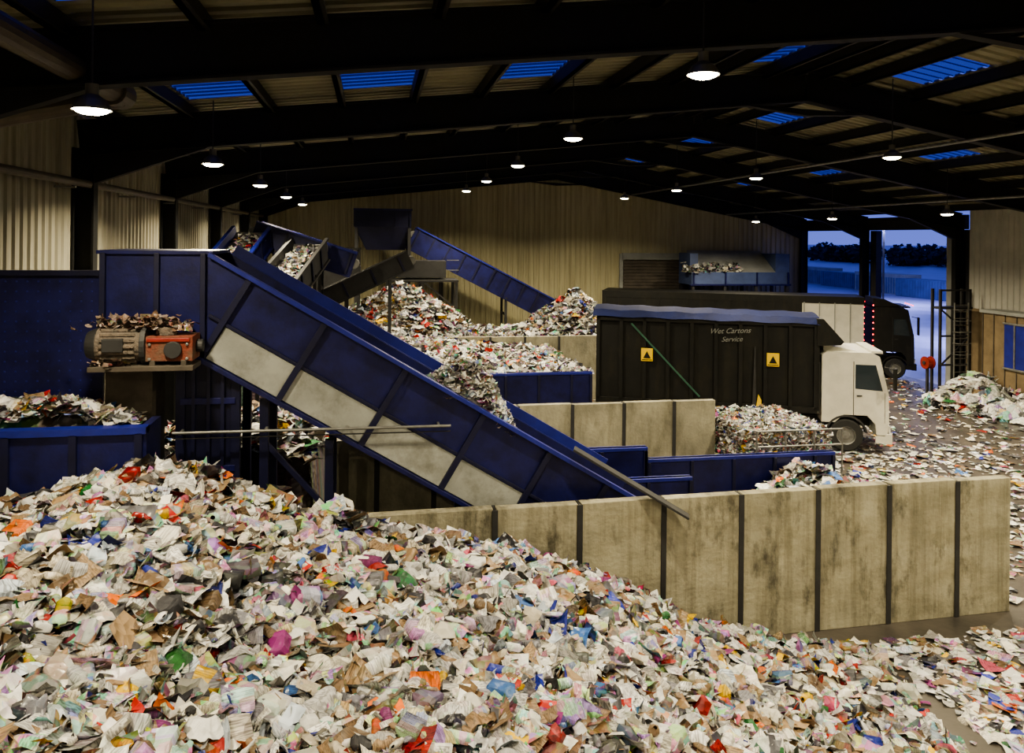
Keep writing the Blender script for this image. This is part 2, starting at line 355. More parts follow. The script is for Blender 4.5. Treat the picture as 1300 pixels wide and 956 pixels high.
b.cyl((-3.9,-5,9.15),(-3.9,12.9,9.15),.17,M_PIPE); b.cyl((-3.9,12.5,9.15),(-3.9,13.0,9.15),.22,M_PIPE)
b.cyl((-3.85,12.8,9.1),(-6.25,11.5,8.3),.16,M_PIPE)
b.build()
b=B('wall_service_pipe'); b.cyl((-6.0,2,8.05),(-6.0,44,8.05),.08,M_PIPE,12)
for y in range(5,44,4): b.box(-6.35,-5.95,y-.03,y+.03,7.92,7.96,M_STEEL)
b.build()
b=B('sprinkler_pipe')
for x in(15.0,21.0): b.cyl((x,3,zr(x)-.5),(x,44,zr(x)-.5),.045,M_STEEL,10)
b.build()
b=B('door_2')
b.box(14.9,19.4,YF-.25,YF-.08,5.75,6.15,M_GREYG)
for i in range(30): b.box(15.0,19.2,YF-.16-.03*(i%2),YF-.08,i*.19,i*.19+.17,M_BROWN)
b.box(14.75,14.95,YF-.25,YF-.08,0,6.1,M_GREYG); b.box(19.25,19.45,YF-.25,YF-.08,0,6.1,M_GREYG)
b.build()

# ------------------------------------------------------------ lamps
def lamp(x,y,z,pw):
    b=B('high_bay_lamp')
    b.lathe((x,y,z),[(.225,0),(.215,.04),(.17,.12),(.10,.17),(.075,.19),(.075,.32),(.0,.33)],M_ENAM,'z',24)
    b.lathe((x,y,z+.01),[(.0,-.06),(.12,-.055),(.18,-.03),(.215,0.012)],M_LAMP,'z',24)
    b.cyl((x,y,z+.32),(x,y,ztop(x)-.05),.013,M_DSTEEL,8)
    ob=b.build(recalc=False)
    l=bpy.data.lights.new('lamp_light','AREA'); l.shape='DISK'; l.size=.4; l.energy=pw; l.color=(1.0,.87,.60); l.spread=math.radians(150)
    lo=bpy.data.objects.new('lamp_light',l); lo.location=(x,y,z-.08); scene.collection.objects.link(lo); lo.parent=ob
for y in (-3.6,3.4,10.2,17.4,24.4,31.4,38.4):
    for x,z in((-3.4,8.5),(4.5,9.3),(12.7,9.1),(20.0,8.0)):
        pw=500 if y<12 else 680
        if x<0 and y==10.2: pw=330
        lamp(x,y,z,pw)

# ------------------------------------------------------------ concrete walls
def cwall(name,pa,pb,h,mt,posts,th=.2):
    b=B(name); pa=Vector((*pa,0));pb=Vector((*pb,0));d=(pb-pa);L=d.length;ang=math.atan2(d.y,d.x)
    xs=[0]+posts+[L]
    for i in range(len(xs)-1):
        b.box(xs[i]+.03,xs[i+1]-.03,0,th,0,h-random.uniform(0,.03),mt)
    for x in posts:
        b.box(x-.05,x+.05,-.025,-.005,0,h-.02,M_DSTEEL); b.box(x-.015,x+.015,-.01,th,0,h-.02,M_DSTEEL); b.box(x-.05,x+.05,th+.005,th+.025,0,h-.02,M_DSTEEL)
    return b.build(loc=(pa.x,pa.y,0),rotz=ang,bevel=.015)
cwall('concrete_push_wall',(-3.0,12.42),(12.0,12.86),2.56,M_CONC1,[5.0,6.45,7.95,9.4,10.9,12.35,13.8])
cwall('concrete_push_wall',(2.6,20.2),(9.45,20.3),2.56,M_CONC,[1.2,2.7,4.15,5.6])
cwall('concrete_push_wall',(.4,32.5),(9.6,32.6),2.8,M_CONC,[1.5,3,4.5,6,7.5])
cwall('concrete_push_wall',(-.9,15.2),(2.2,15.2),3.1,M_CONC,[1.0,2.1])
def bwall(name,segs,y,th=.12):
    b=B(name)
    for x0,x1,z in segs:
        b.box(x0,x1,y,y+th,0,z,M_BLUE); b.box(x0,x1,y-.04,y+th+.04,z-.08,z,M_BLUEB)
        x=x0+.05
        while x<x1: b.box(x-.04,x+.04,y-.05,y,0,z-.08,M_BLUE2); x+=1.1
        b.box(x1-.08,x1,y-.05,y,0,z-.08,M_BLUE2)
    return b.build(bevel=.008)
bwall('blue_steel_barrier',[(4.3,6.6,1.95),(6.6,11.6,1.65)],18.0)
bwall('blue_steel_barrier',[(5.0,7.2,1.6)],16.7)
bwall('blue_steel_barrier',[(2.0,7.15,2.6)],24.8)

# ------------------------------------------------------------ main conveyor
b=B('inclined_conveyor')
Y0,Y1=13.2,14.6
T0=Vector((-2.6,0,6.7)); d=Vector((7.5,0,-4.45)).normalized(); dn=Vector((d.z,0,-d.x)); L=8.72
def cp(t,o,y): p=T0+d*t+dn*o; return (p.x,y,p.z)
poly=[(-4.25,6.7),(-2.6,6.7),(4.9,2.25),(4.11,.92),(-2.68,4.95),(-4.25,4.95)]
b.prism(poly,Y0,Y0+.05,M_BLUE); b.prism(poly,Y1-.05,Y1,M_BLUE)
b.box(-4.25,-4.2,Y0,Y1,4.95,6.7,M_BLUE); b.box(-4.3,-2.55,Y0-.06,Y1+.06,6.68,6.74,M_BLUE)
b.box(-4.25,-2.7,Y0,Y1,4.93,4.98,M_BLUE2)
b.beam(cp(-.3,.6,(Y0+Y1)/2),cp(L,.6,(Y0+Y1)/2),Y1-Y0-.1,.05,M_BELT)
b.beam(cp(.6,1.52,(Y0+Y1)/2),cp(L,1.52,(Y0+Y1)/2),Y1-Y0-.1,.05,M_BLUE2)
for y,s in((Y0,-1),(Y1,1)):
    b.beam(cp(-.0,.02,y+s*.05),cp(L,.02,y+s*.05),.16,.07,M_BLUEB)
    b.beam(cp(.5,1.53,y+s*.05),cp(L,1.53,y+s*.05),.14,.07,M_BLUE)
    b.beam(cp(.5,.86,y+s*.03),cp(L,.86,y+s*.03),.06,.05,M_BLUE2)
    for t in (.75,2.15,3.7,5.25,6.6,7.8):
        b.beam(cp(t,.04,y+s*.05),cp(t,1.5,y+s*.05),.1,.08,M_BLUE2,up=(0,1,0))
    b.box(-4.25,-2.68,y+s*.1 if s<0 else y,y if s<0 else y+.1,4.93,5.03,M_BLUE)
    for x in(-4.2,-3.4,-2.7): b.box(x-.04,x+.04,min(y,y+s*.09),max(y,y+s*.09),4.95,6.7,M_BLUE2)
ts=[.82,2.1,2.2,3.65,3.75,5.2,5.3,6.55]
for i in range(0,8,2):
    b.beam(cp(ts[i],1.19,Y0-.02),cp(ts[i+1],1.19,Y0-.02),.03,.58,M_GREYP)
for t in np.arange(.5,8.6,.7): b.cyl(cp(t,.7,Y0+.05),cp(t,.7,Y1-.05),.06,M_STEEL,10)
b.beam(cp(.1,-.02,Y1+.02),cp(8.2,-.02,Y1+.02),.05,.35,M_BLUEB)
b.beam((3.45,13.05,3.36),(5.3,12.42,2.30),.24,.04,M_DSTEEL)
for x,zt in((-3.05,5.0),(-2.2,4.9),(-1.75,4.3),(-.7,3.6),(1.6,2.2)):
    for y in(Y0+.12,Y1-.12):
        b.beam((x,y,0),(x,y,zt),.14,.14,M_BLUE2)
b.box(-3.05,-2.2,Y0+.1,Y0+.14,.1,4.9,M_BLUE2); b.box(-3.05,-3.0,Y0+.1,Y1-.1,.1,4.9,M_BLUE2)
for x in(-2.85,-2.62,-2.4): b.box(x-.03,x+.03,Y0+.03,Y0+.1,.1,4.9,M_BLUE2)
for z in(1.5,3.2,4.3): b.beam((-3.05,Y0+.06,z),(-2.2,Y0+.06,z),.06,.1,M_BLUE)
b.beam((-1.75,Y0+.12,3.6),(-.7,Y0+.12,2.4),.08,.08,M_BLUE2)
b.box(-4.15,-3.45,Y0-.05,Y0+.75,0,4.93,M_BROWN)
b.cyl((-3.1,12.98,3.86),(1.3,12.98,3.84),.025,M_STEEL,10); b.cyl((-3.1,13.02,3.76),(1.3,13.02,3.74),.012,M_DSTEEL,8)
for x in(-3.0,-1.7,-.4,1.1): b.beam((x,12.99,3.84),(x,13.25,3.84),.04,.04,M_STEEL)
b.build(bevel=.008)
b=B('conveyor_drive_motor')
b.box(-4.2,-2.7,12.5,13.08,4.92,5.0,M_BROWN)
b.cyl((-4.12,12.8,5.30),(-3.45,12.8,5.30),.27,M_DUST2,24)
b.cyl((-4.28,12.8,5.30),(-4.12,12.8,5.30),.2,M_DSTEEL,24,r2=.27)
for i in range(20):
    a=2*math.pi*i/20; q=Vector((0,math.cos(a)*.29,math.sin(a)*.29)); b.beam(Vector((-4.05,12.8,5.3))+q,Vector((-3.55,12.8,5.3))+q,.02,.05,M_DUST2)
b.box(-4.0,-3.7,12.48,12.56,5.22,5.42,M_DSTEEL)
b.cyl((-3.48,12.8,5.30),(-3.40,12.8,5.30),.32,M_DSTEEL,24)
b.box(-3.40,-2.72,12.56,13.08,5.06,5.44,M_DUST); b.cyl((-3.0,12.5,5.24),(-3.0,12.56,5.24),.13,M_DSTEEL,20); b.box(-3.38,-2.76,12.53,12.56,5.36,5.42,M_RED)
for x in(-3.3,-2.85): b.box(x-.04,x+.04,12.55,13.0,4.98,5.08,M_BROWN)
b.cyl((-3.15,12.8,5.44),(-3.15,12.8,5.56),.16,M_DUST2,16); b.cyl((-2.72,12.85,5.26),(-2.62,12.85,5.26),.1,M_DSTEEL,16)
for x,z in((-3.34,5.1),(-3.34,5.32),(-2.8,5.1),(-2.8,5.32)): b.cyl((x,12.53,z),(x,12.57,z),.025,M_STEEL,8)
b.build(bevel=.012)
P=np.stack([rng.normal(-3.5,.30,420),rng.normal(12.84,.09,420),5.55+np.abs(rng.normal(0,.07,420))],-1)
P=np.vstack([P,np.stack([rng.uniform(-4.2,-3.6,40),rng.uniform(12.5,12.8,40),rng.uniform(4.95,5.1,40)],-1)])
v,f,c,q=make_sheets(P,rng.uniform(.05,.17,len(P)),.6,.5,4); c=c*.22+np.array([.22,.13,.09])*.7
mesh_obj('paper_dust_heap',[(v,f,c,q)])
def hbelt(x,y):
    zt=6.7-(x+2.6)*.593-.72
    return zt+1.25*np.exp(-((x-1.75)/.75)**2)*(1-.45*((y-13.9)/.65)**2)+.10*wob(x,y,3,1,2)+.05
x=rng.uniform(-2.4,4.4,700);y=rng.uniform(13.42,14.4,700)
x2=np.clip(rng.normal(1.75,.52,2600),.5,2.95)+rng.uniform(-.1,.1,2600)
hw=np.where(np.abs(x2-1.75)<.62,.62,.46); y2=13.9+rng.uniform(-1,1,2600)*hw
x=np.concatenate([x,x2]);y=np.concatenate([y,y2])
s=rng.uniform(.1,.26,len(x)); P=np.stack([x,y,hbelt(x,y)+.05],-1)
X,Yg=np.meshgrid(np.linspace(.0,3.6,40),np.linspace(13.27,14.53,16));Z=hbelt(X,Yg)-.05
vv=np.stack([X,Yg,Z],-1).reshape(-1,3);I,J=np.meshgrid(np.arange(39),np.arange(15));bb=(J*40+I).ravel();ff=np.stack([bb,bb+1,bb+41,bb+40],-1)
mesh_obj('paper_load_on_belt',[(vv,ff,np.full((len(vv),3),.5)),make_sheets(P,s,.5,.35,4,PWH)])

b=B('blue_bunker')
b.box(-6.2,-3.35,12.3,12.42,0,4.12,M_BLUE); b.box(-6.2,-3.3,12.24,12.46,4.04,4.14,M_BLUEB)
b.box(-3.42,-3.3,12.3,13.1,0,4.12,M_BLUE)
for x in(-6.1,-5.2,-4.3,-3.4): b.box(x-.05,x+.05,12.24,12.3,0,4.05,M_BLUE2)
b.box(-6.2,-4.32,13.6,13.68,0,6.38,M_BLUE)
b.box(-6.2,-4.32,13.52,13.72,6.32,6.4,M_BLUE2)
for z in np.arange(4.3,6.3,.16):
    for x in np.arange(-6.1,-4.4,.16): b.box(x-.012,x+.012,13.588,13.6,z-.012,z+.012,M_BLUEB)
b.build()
pile('bunker_waste',-6.15,-3.45,12.44,13.15,lambda x,y:4.10+.2*np.sin((x+6.2)*1.2)+.1*wob(x,y,9,1,2)+.04,750,.08,.32,res=.12,z0=3.6,bags=20)
pile('bunker_waste',-6.15,-4.35,13.1,13.55,lambda x,y:4.25+.1*wob(x,y,9,1,2)+0*x,250,.1,.3,res=.12,z0=3.6)
P=np.stack([rng.uniform(-6.15,-5.75,30),rng.uniform(12.3,12.5,30),rng.uniform(4.12,4.25,30)],-1)
v,f,c,q=make_sheets(P,rng.uniform(.12,.22,30),.6,.6,5); mesh_obj('green_plastic_sack',[(v,f,np.tile(np.array([[.03,.30,.04]]),(len(v),1)),q*0)])

# ------------------------------------------------------------ paper piles
HX=[-6.4,-5.1,-3.3,-2.2,-.8,1.1,2.3,3.5,5.2,6.8,8.4,9.6]; HZ=[2.95,3.15,3.55,3.3,2.82,2.5,2.1,1.55,.72,.28,.02,-.2]
def hfg(x,y): return np.interp(x,HX,HZ)-.035*(12.3-y)+.17*wob(x,y,1,1,1.9)*np.clip(np.interp(x,HX,HZ),0,1)
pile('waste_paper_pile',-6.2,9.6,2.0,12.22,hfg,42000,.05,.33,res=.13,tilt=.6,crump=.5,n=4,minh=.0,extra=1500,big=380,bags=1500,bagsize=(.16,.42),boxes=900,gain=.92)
def hbk(x,y): return 3.45-.35*np.abs(y-16.2)-.25*np.abs(x+2.5)+.15*wob(x,y,2,1,1.5)
pile('waste_paper_pile',-6.1,-.95,14.9,19.5,hbk,3500,.12,.4,bags=60)
def hm(x,y): return 2.45+.05*(32-y)*.2-.02*(x-2)+.15*wob(x,y,4,1,1)+.5*np.exp(-((x-2)/2.)**2-((y-29)/3)**2)
pile('waste_paper_pile',.0,7.4,25.0,32.4,hm,9500,.10,.38,res=.25,tilt=.6,bags=150)
def hfar(x,y):
    a=4.75-.62*np.hypot(x-1.2,(y-37.6)*1.0); c=4.45-.75*np.hypot((x-10.0)*1.1,(y-38.2)*.8); e=2.6-.2*np.abs(y-37.5)
    return np.maximum(np.maximum(a,c),e)+.25*wob(x,y,5,1,1.3)
pile('waste_paper_pile',-5.8,11.3,33.0,42.0,hfar,18000,.12,.45,res=.3,tilt=.7,pw=PW,bags=400,bagsize=(.3,.6))
def hw2(x,y): return 1.35-.45*(20.1-y)-.25*np.abs(x-5)+.1*wob(x,y,6,1,1.5)
pile('waste_paper_pile',2.7,8.5,18.2,20.15,hw2,1800,.15,.35)
def hbay(x,y): return 1.75-.55*np.abs(x-10.3)-.45*np.abs(y-16.9)+.08*wob(x,y,7,1,1.5)
pile('waste_paper_pile',7.6,12.6,14.2,17.85,hbay,2000,.15,.35,bags=40)
N=5200
x=rng.uniform(8,26.5,N);y=rng.uniform(6,44,N)
x2=8.6+np.abs(rng.normal(0,2.0,1300));y2=rng.uniform(7,12.3,1300)
x3=12+np.abs(rng.normal(0,5.5,2600));y3=rng.normal(20,4,2600)
x=np.concatenate([x,x2,x3]);y=np.concatenate([y,y2,y3])
k=(x<26.8)&(y<44)&~((x<12.7)&(y>12.2)&(y<13.2))&~((x<12.3)&(y>17.5)&(y<22))
x=x[k];y=y[k];s=.05+.30*rng.uniform(0,1,len(x))**1.8;P=np.stack([x,y,.02+.04*s],-1)
mesh_obj('floor_litter',[make_sheets(P,s,.06,.10,4)])
def hbag(x,y): return 1.3-.5*np.abs(x-26.0)-.2*np.abs(y-29.3)+.1*wob(x,y,8,1,1.6)
pile('rubbish_sack_heap',23.4,26.0,25.5,30.3,hbag,500,.2,.5,crump=.5,n=5,pw=PWH,bags=300,bagsize=(.5,1.0))

def bales():
    b=B('baled_paper_stack')
    for i in range(2):
        for j in range(3):
            for k in range(2):
                x0=9.6+i*1.2;y0=18.85+j*.95;z0=k*1.0
                b.box(x0,x0+1.15,y0,y0+.9,z0+.01,z0+.97,M_BALE)
                for t in(.2,.45,.7,.95): b.box(x0+t-.008,x0+t+.008,y0-.03,y0+.93,z0,z0+1.0,M_STEEL)
    ob=b.build()
    n=6200;f=rng.uniform(0,1,n)
    x=np.where(f<.7,rng.uniform(9.6,12.0,n),np.where(f<.88,9.6,12.0))
    y=np.where(f<.40,18.84,rng.uniform(18.85,21.65,n)); z=np.where((f>=.40)&(f<.7),2.0,rng.uniform(.05,2.,n))
    v,ff,c,q=make_sheets(np.stack([x,y,z],-1),rng.uniform(.08,.2,n),.8,.5,3,PW); v[:,1]=np.where(v[:,1]<18.84,18.84-(18.84-v[:,1])*.4,v[:,1])
    o=mesh_obj('bale_paper',[(v,ff,c,q)]); o.parent=ob
bales()
b=B('steel_guard_railing')
for z in(1.35,1.7,2.1): b.cyl((9.7,18.45,z),(12.1,18.45,z),.025,M_STEEL,10)
for x in(9.7,10.5,11.3,12.1): b.cyl((x,18.45,0),(x,18.45,2.12),.025,M_STEEL,10)
b.build()

# ------------------------------------------------------------ generic conveyor
def conveyor(name,p0,p1,w,h,legs=True,load=1.0,side=M_BLUE,rib=1.2):
    b=B(name);p0=Vector(p0);p1=Vector(p1);d=(p1-p0);L=d.length;d.normalize();sd=d.cross(Vector((0,0,1))).normalized();up=sd.cross(d).normalized()
    for s in(-1,1):
        a=p0+sd*s*w/2-up*h/2; c=p1+sd*s*w/2-up*h/2
        b.beam(a,c,.05,h,side,up=up)
        b.beam(p0+sd*s*(w/2+.04),p1+sd*s*(w/2+.04),.12,.07,M_BLUEB if side is M_BLUE else side,up=up)
        b.beam(p0+sd*s*(w/2+.04)-up*h,p1+sd*s*(w/2+.04)-up*h,.12,.07,side,up=up)
        t=.2
        while t<L:
            q=p0+d*t+sd*s*(w/2+.05); b.beam(q,q-up*h,.08,.07,M_BLUE2,up=sd); t+=rib
    b.beam(p0-up*.35,p1-up*.35,w-.06,.05,M_BELT,up=up)
    b.beam(p0-up*(h-.05),p1-up*(h-.05),w-.06,.04,M_BLUE2,up=up)
    for q in(p0,p1): b.cyl(q-up*.4-sd*w/2,q-up*.4+sd*w/2,.18,M_STEEL,14)
    if legs:
        for t in(.3,.75):
            q=p0+d*L*t-up*h
            for s in(-1,1): 
                r=q+sd*s*w/2
                if r.z>.5: b.beam((r.x,r.y,0),(r.x,r.y,r.z+.1),.12,.12,M_DSTEEL)
            if q.z>2: b.beam(q-sd*w/2-Vector((0,0,.8)),q+sd*w/2-Vector((0,0,.8)),.1,.1,M_DSTEEL)
    ob=b.build()
    if load:
        n=int(L*130*load);t=rng.uniform(.2,L-.2,n);o=rng.uniform(-w/2+.12,w/2-.12,n)
        P=np.array([tuple(p0+d*a+sd*c-up*(.28+.08*random.random())+up*.18*load*(1-abs(c)*2/w)) for a,c in zip(t,o)])
        m=mesh_obj('belt_load',[make_sheets(P,rng.uniform(.1,.28,n),.6,.4,3,PWH)]); m.parent=ob
    return ob
conveyor('inclined_conveyor',(9.8,41.6,3.6),(2.2,41.6,7.5),1.4,1.2,rib=.9,load=.4)
conveyor('feed_conveyor',(-.6,30.0,6.35),(-4.2,30.0,7.5),1.3,.9,load=.8)
conveyor('feed_conveyor',(-2.5,31.8,4.6),(1.3,31.8,6.4),1.2,.7,side=M_DSTEEL,load=1.0)
conveyor('feed_conveyor',(-3.6,22.2,4.6),(-2.3,28.9,6.9),1.2,.8,side=M_DSTEEL,load=.8)
conveyor('feed_conveyor',(-5.2,23.2,4.9),(-4.3,28.9,7.3),1.2,.8,load=.6)
b=B('blue_transfer_hopper')
def frus(b,x0,x1,y0,y1,z0,X0,X1,Yy0,Yy1,z1,mt):
    vs=[(x0,y0,z0),(x1,y0,z0),(x1,y1,z0),(x0,y1,z0),(X0,Yy0,z1),(X1,Yy0,z1),(X1,Yy1,z1),(X0,Yy1,z1)]
    b.add(vs,[(3,2,1,0),(4,5,6,7),(0,1,5,4),(1,2,6,5),(2,3,7,6),(3,0,4,7)],mt)
b.box(-1.0,1.9,40.6,43,7.5,8.4,M_BLUE2); frus(b,-.4,1.6,41,42.6,6.3,-1.0,1.9,40.6,43,7.5,M_BLUE2)
for x in(-1,-.3,.4,1.1,1.85): b.box(x-.04,x+.04,40.54,40.6,7.5,8.4,M_BLUE2)
b.box(-1.05,1.95,40.52,43.05,8.36,8.44,M_BLUE)
for x in(-.9,1.8):
    for y in(40.7,42.9): b.beam((x,y,0),(x,y,7.5),.16,.16,M_DSTEEL)
b.build()
b=B('steel_access_platform')
b.box(1.2,3.6,39.2,40.4,4.95,5.8,M_DSTEEL); b.box(.6,4.2,38.8,40.8,4.75,4.85,M_DSTEEL)
for x in(.7,2.4,4.1):
    for y in(38.9,40.7): b.beam((x,y,0),(x,y,4.8),.15,.15,M_DSTEEL)
for z in(5.35,5.85):
    b.beam((.6,38.8,z),(1.2,38.8,z),.04,.04,M_STEEL); b.beam((3.6,38.8,z),(4.2,38.8,z),.04,.04,M_STEEL)
for z in(1.5,3.4): b.beam((.7,38.9,z),(4.1,38.9,z),.1,.1,M_DSTEEL)
b.beam((.7,38.9,3.4),(2.4,38.9,4.8),.08,.08,M_DSTEEL); b.beam((4.1,38.9,3.4),(2.4,38.9,4.8),.08,.08,M_DSTEEL)
b.box(-2.6,-.6,36.5,38.0,4.6,5.6,M_DSTEEL)
for x in(-2.5,-.7):
    for y in(36.6,37.9): b.beam((x,y,0),(x,y,6.4),.14,.14,M_DSTEEL)
b.beam((-2.6,36.5,6.4),(-.6,36.5,6.4),.1,.1,M_DSTEEL); b.beam((-2.6,38,6.4),(-.6,38,6.4),.1,.1,M_DSTEEL)
b.build()
b=B('blue_baler_hood')
b.box(18.4,24.6,43.0,45.0,4.35,5.1,M_LBLUE); b.box(18.3,24.7,42.95,43.0,4.3,4.4,M_BLUE)
b.prism([(43.0,5.1),(45.0,6.35),(45.0,5.1)],18.9,23.7,M_GREYG,'x')
b.box(18.4,18.9,43.3,45,5.1,6.2,M_LBLUE); b.box(23.7,24.6,43,45,5.1,6.2,M_LBLUE)
for x in(18.5,20.5,22.5,24.5):
    for y in(43.1,44.9): b.beam((x,y,0),(x,y,4.4),.16,.16,M_DSTEEL)
    b.box(x-.04,x+.04,42.92,43,4.35,5.1,M_BLUE)
b.build()
P=np.stack([rng.uniform(18.0,21.5,260),rng.uniform(42.9,43.6,260),5.1+np.abs(rng.normal(0,.22,260))],-1)
mesh_obj('hood_waste',[make_sheets(P,rng.uniform(.15,.35,260),.7,.4,3,PWH)])

# ------------------------------------------------------------ vehicles
def wheel(b,x,y,r,s,w=.3):
    b.lathe((x,y,r),[(r*.55,-w/2),(r*.9,-w/2),(r*.98,-w*.38),(r,-w*.2),(r,w*.2),(r*.98,w*.38),(r*.9,w/2),(r*.55,w/2)],M_RUBBER)
    b.lathe((x,y,r),[(r*.57,s*w/2),(r*.52,s*w*.45),(r*.48,s*w*.2),(r*.25,s*w*.18),(r*.22,s*w*.42),(0,s*w*.45)],M_STEEL)
    b.lathe((x,y,r),[(r*.57,-s*w*.4),(0,-s*w*.4)],M_DSTEEL)
def arch(b,x,y0,y1,r,mt,z=.55,th=.06,a0=10,a1=170):
    n=12;out=[];inn=[]
    for i in range(n+1):
        a=math.radians(a0+(a1-a0)*i/n); out.append((x+(r+th)*math.cos(a),z+(r+th)*math.sin(a))); inn.append((x+r*math.cos(a),z+r*math.sin(a)))
    for i in range(n): b.prism([out[i],out[i+1],inn[i+1],inn[i]],y0,y1,mt)
def cab(b,x0,x1,z0,z1,mt,W=1.22):
    L=x1-x0
    poly=[(x0,z0+.35),(x0,z1-.12),(x0+.15,z1),(x1-.55,z1),(x1-.3,z1-.12),(x1-.02,z0+1.35),(x1,z0+.4),(x1-.05,z0),(x0+L*.82,z0),(x0+L*.80,z0+.35),(x0+L*.68,z0+.62),(x0+L*.33,z0+.62),(x0+L*.2,z0+.35)]
    b.prism(poly,-W,W,mt)
    a=Vector((x1-.015,0,z0+1.42)); c=Vector((x1-.285,0,z1-.22))
    b.beam(a,c,2*W-.2,.03,M_GLASS,up=(1,0,.3))
    for s in(-1,1):
        y=s*(W+.008)
        g=[(x0+L*.50,z0+1.5),(x0+L*.50,z0+2.3),(x1-.42,z0+2.3),(x1-.2,z0+1.45)]
        b.prism(g,min(y,s*W*.98),max(y,s*W*.98),M_GLASS)
        b.box(x0+L*.47,x0+L*.48,min(y,s*W),max(y,s*W),z0+.62,z0+2.4,M_DSTEEL)
        b.box(x1-.14,x1-.13,min(y,s*W),max(y,s*W),z0+.4,z0+1.4,M_DSTEEL)
        yy=sorted((s*(W+.005),s*(W+.03))); b.box(x0+L*.52,x0+L*.6,yy[0],yy[1],z0+1.25,z0+1.29,M_DSTEEL)
        b.beam((x1-.15,s*W,z1-.45),(x1+.12,s*(W+.22),z1-.5),.03,.03,M_DSTEEL)
        b.box(x1+.07,x1+.15,s*(W+.24)-.1,s*(W+.24)+.1,z0+1.55,z1-.45,M_BLACK)
        b.box(x1-.42,x1-.1,min(s*W,s*(W+.05)),max(s*W,s*(W+.05)),z0-.25,z0-.02,mt)
        b.box(x1-.0,x1+.06,s*.95-.2,s*.95+.2,z0+.08,z0+.3,M_HEAD)
    b.box(x1-.12,x1+.1,-W-.02,W+.02,z0-.28,z0+.05,mt)
    for i in range(6): b.box(x1-.02,x1+.03,-.8,.8,z0+.42+i*.13,z0+.5+i*.13,M_DSTEEL)
    b.box(x1-.55,x1-.2,-W+.05,W-.05,z1-.02,z1+.06,mt)
def lorry():
    b=B('tipper_lorry')
    W=1.25
    for y in(-.42,.42): b.box(-8.1,.9,y-.05,y+.05,.75,1.02,M_DSTEEL)
    for x in(0,-4.9,-6.25):
        b.cyl((x,-1.0,.55),(x,1.0,.55),.07,M_DSTEEL,10)
        for s in(-1,1):
            wheel(b,x,s*1.08,.55,s)
            if x<-1: wheel(b,x,s*.76,.55,s)
    for s in(-1,1):
        arch(b,0,min(s*.9,s*1.24),max(s*.9,s*1.24),.62,M_DSTEEL)
        arch(b,-4.9,min(s*.6,s*1.24),max(s*.6,s*1.24),.62,M_DSTEEL); arch(b,-6.25,min(s*.6,s*1.24),max(s*.6,s*1.24),.62,M_DSTEEL)
        b.box(-3.9,-1.2,min(s*1.15,s*1.19),max(s*1.15,s*1.19),.5,.9,M_STEEL)
        b.cyl((-3.6,s*.8,.8),(-2.3,s*.8,.8),.28,M_STEEL,18)
    z0,z1=1.35,4.25
    b.box(-8.3,-.95,-W+.08,W-.08,z0,z1,M_BLACK)
    b.box(-8.32,-.93,-W-.02,W+.02,z0-.12,z0+.08,M_BLACK); b.box(-8.32,-.93,-W-.02,W+.02,z1-.12,z1,M_BLACK)
    n=9
    for i in range(n+1):
        x=-8.26+i*(7.28/n)
        for s in(-1,1): b.box(x-.06,x+.06,min(s*(W-.08),s*(W+.02)),max(s*(W-.08),s*(W+.02)),z0,z1,M_BLACK)
    for s in(-.7,0,.7): b.box(-8.36,-8.3,s-.05,s+.05,z0,z1,M_BLACK)
    nx,ny=24,10;vs=[]
    for i in range(nx+1):
        for j in range(ny+1):
            u=i/nx;v=j/ny; x=-8.45+u*7.6; y=(-1.32+2.64*v)
            z=z1+.14+.1*math.sin(math.pi*v)+.02*math.sin(u*38)+.08*(1-u)
            if j in(0,ny): z=z1-.03+.02*math.sin(u*30)+.06*(1-u)
            vs.append((x,y,z))
    fs=[(i*(ny+1)+j,(i+1)*(ny+1)+j,(i+1)*(ny+1)+j+1,i*(ny+1)+j+1) for i in range(nx) for j in range(ny)]
    b.add(vs,fs,M_TARP)
    b.prism([(-.95,4.4),(-.95,3.5),(-.2,3.55),(-.1,3.66),(-.75,4.4)],-1.3,1.3,M_BLACK)
    b.box(-.95,-.85,-1.2,1.2,1.3,4.2,M_BLACK)
    cab(b,-.78,1.32,.62,3.32,M_WHITE)
    b.prism([(-.7,3.32),(-.7,3.5),(-.2,3.45),(.4,3.32)],-1.0,1.0,M_WHITE)
    b.cyl((-.88,-1.0,1.2),(-.88,-1.0,2.9),.09,M_STEEL,12)
    for x in(-6.55,-2.35):
        b.box(x-.2,x+.2,-W-.035,-W-.02,2.75,3.2,M_YEL); b.prism([(x-.13,2.85),(x+.13,2.85),(x,3.1)],-W-.045,-W-.035,M_BLACK)
        b.box(x-.17,x+.17,-W-.04,-W-.034,2.78,2.81,M_BLACK)
    b.beam((-7.1,-W-.04,4.05),(-4.75,-W-.04,1.6),.03,.06,M_GREEN); 
    b.prism([(-3.02,1.1),(-2.86,1.1),(-2.89,1.5),(-2.92,3.4),(-2.95,3.4)],-W-.06,-W-.03,M_DSTEEL)
    b.prism([(-2.9,1.3),(-2.7,1.2),(-2.72,1.6),(-2.82,1.8)],-W-.08,-W-.06,M_YEL)
    ob=b.build(bevel=.012)
    for txt,sz,lx,lz in(("Wet Cartons",.25,-4.45,3.78),("Service",.24,-4.05,3.52)):
        cu=bpy.data.curves.new('lettering','FONT'); cu.body=txt; cu.size=sz; cu.shear=.45; cu.extrude=.004; cu.materials.append(M_GREYG)
        t=bpy.data.objects.new('lettering',cu); scene.collection.objects.link(t); t.parent=ob; t.location=(lx,-W-.03,lz); t.rotation_euler=(math.pi/2,-.06,0)
    ob.rotation_euler=(0,0,math.radians(-22)); ob.location=(15.97,24.56,0)
lorry()
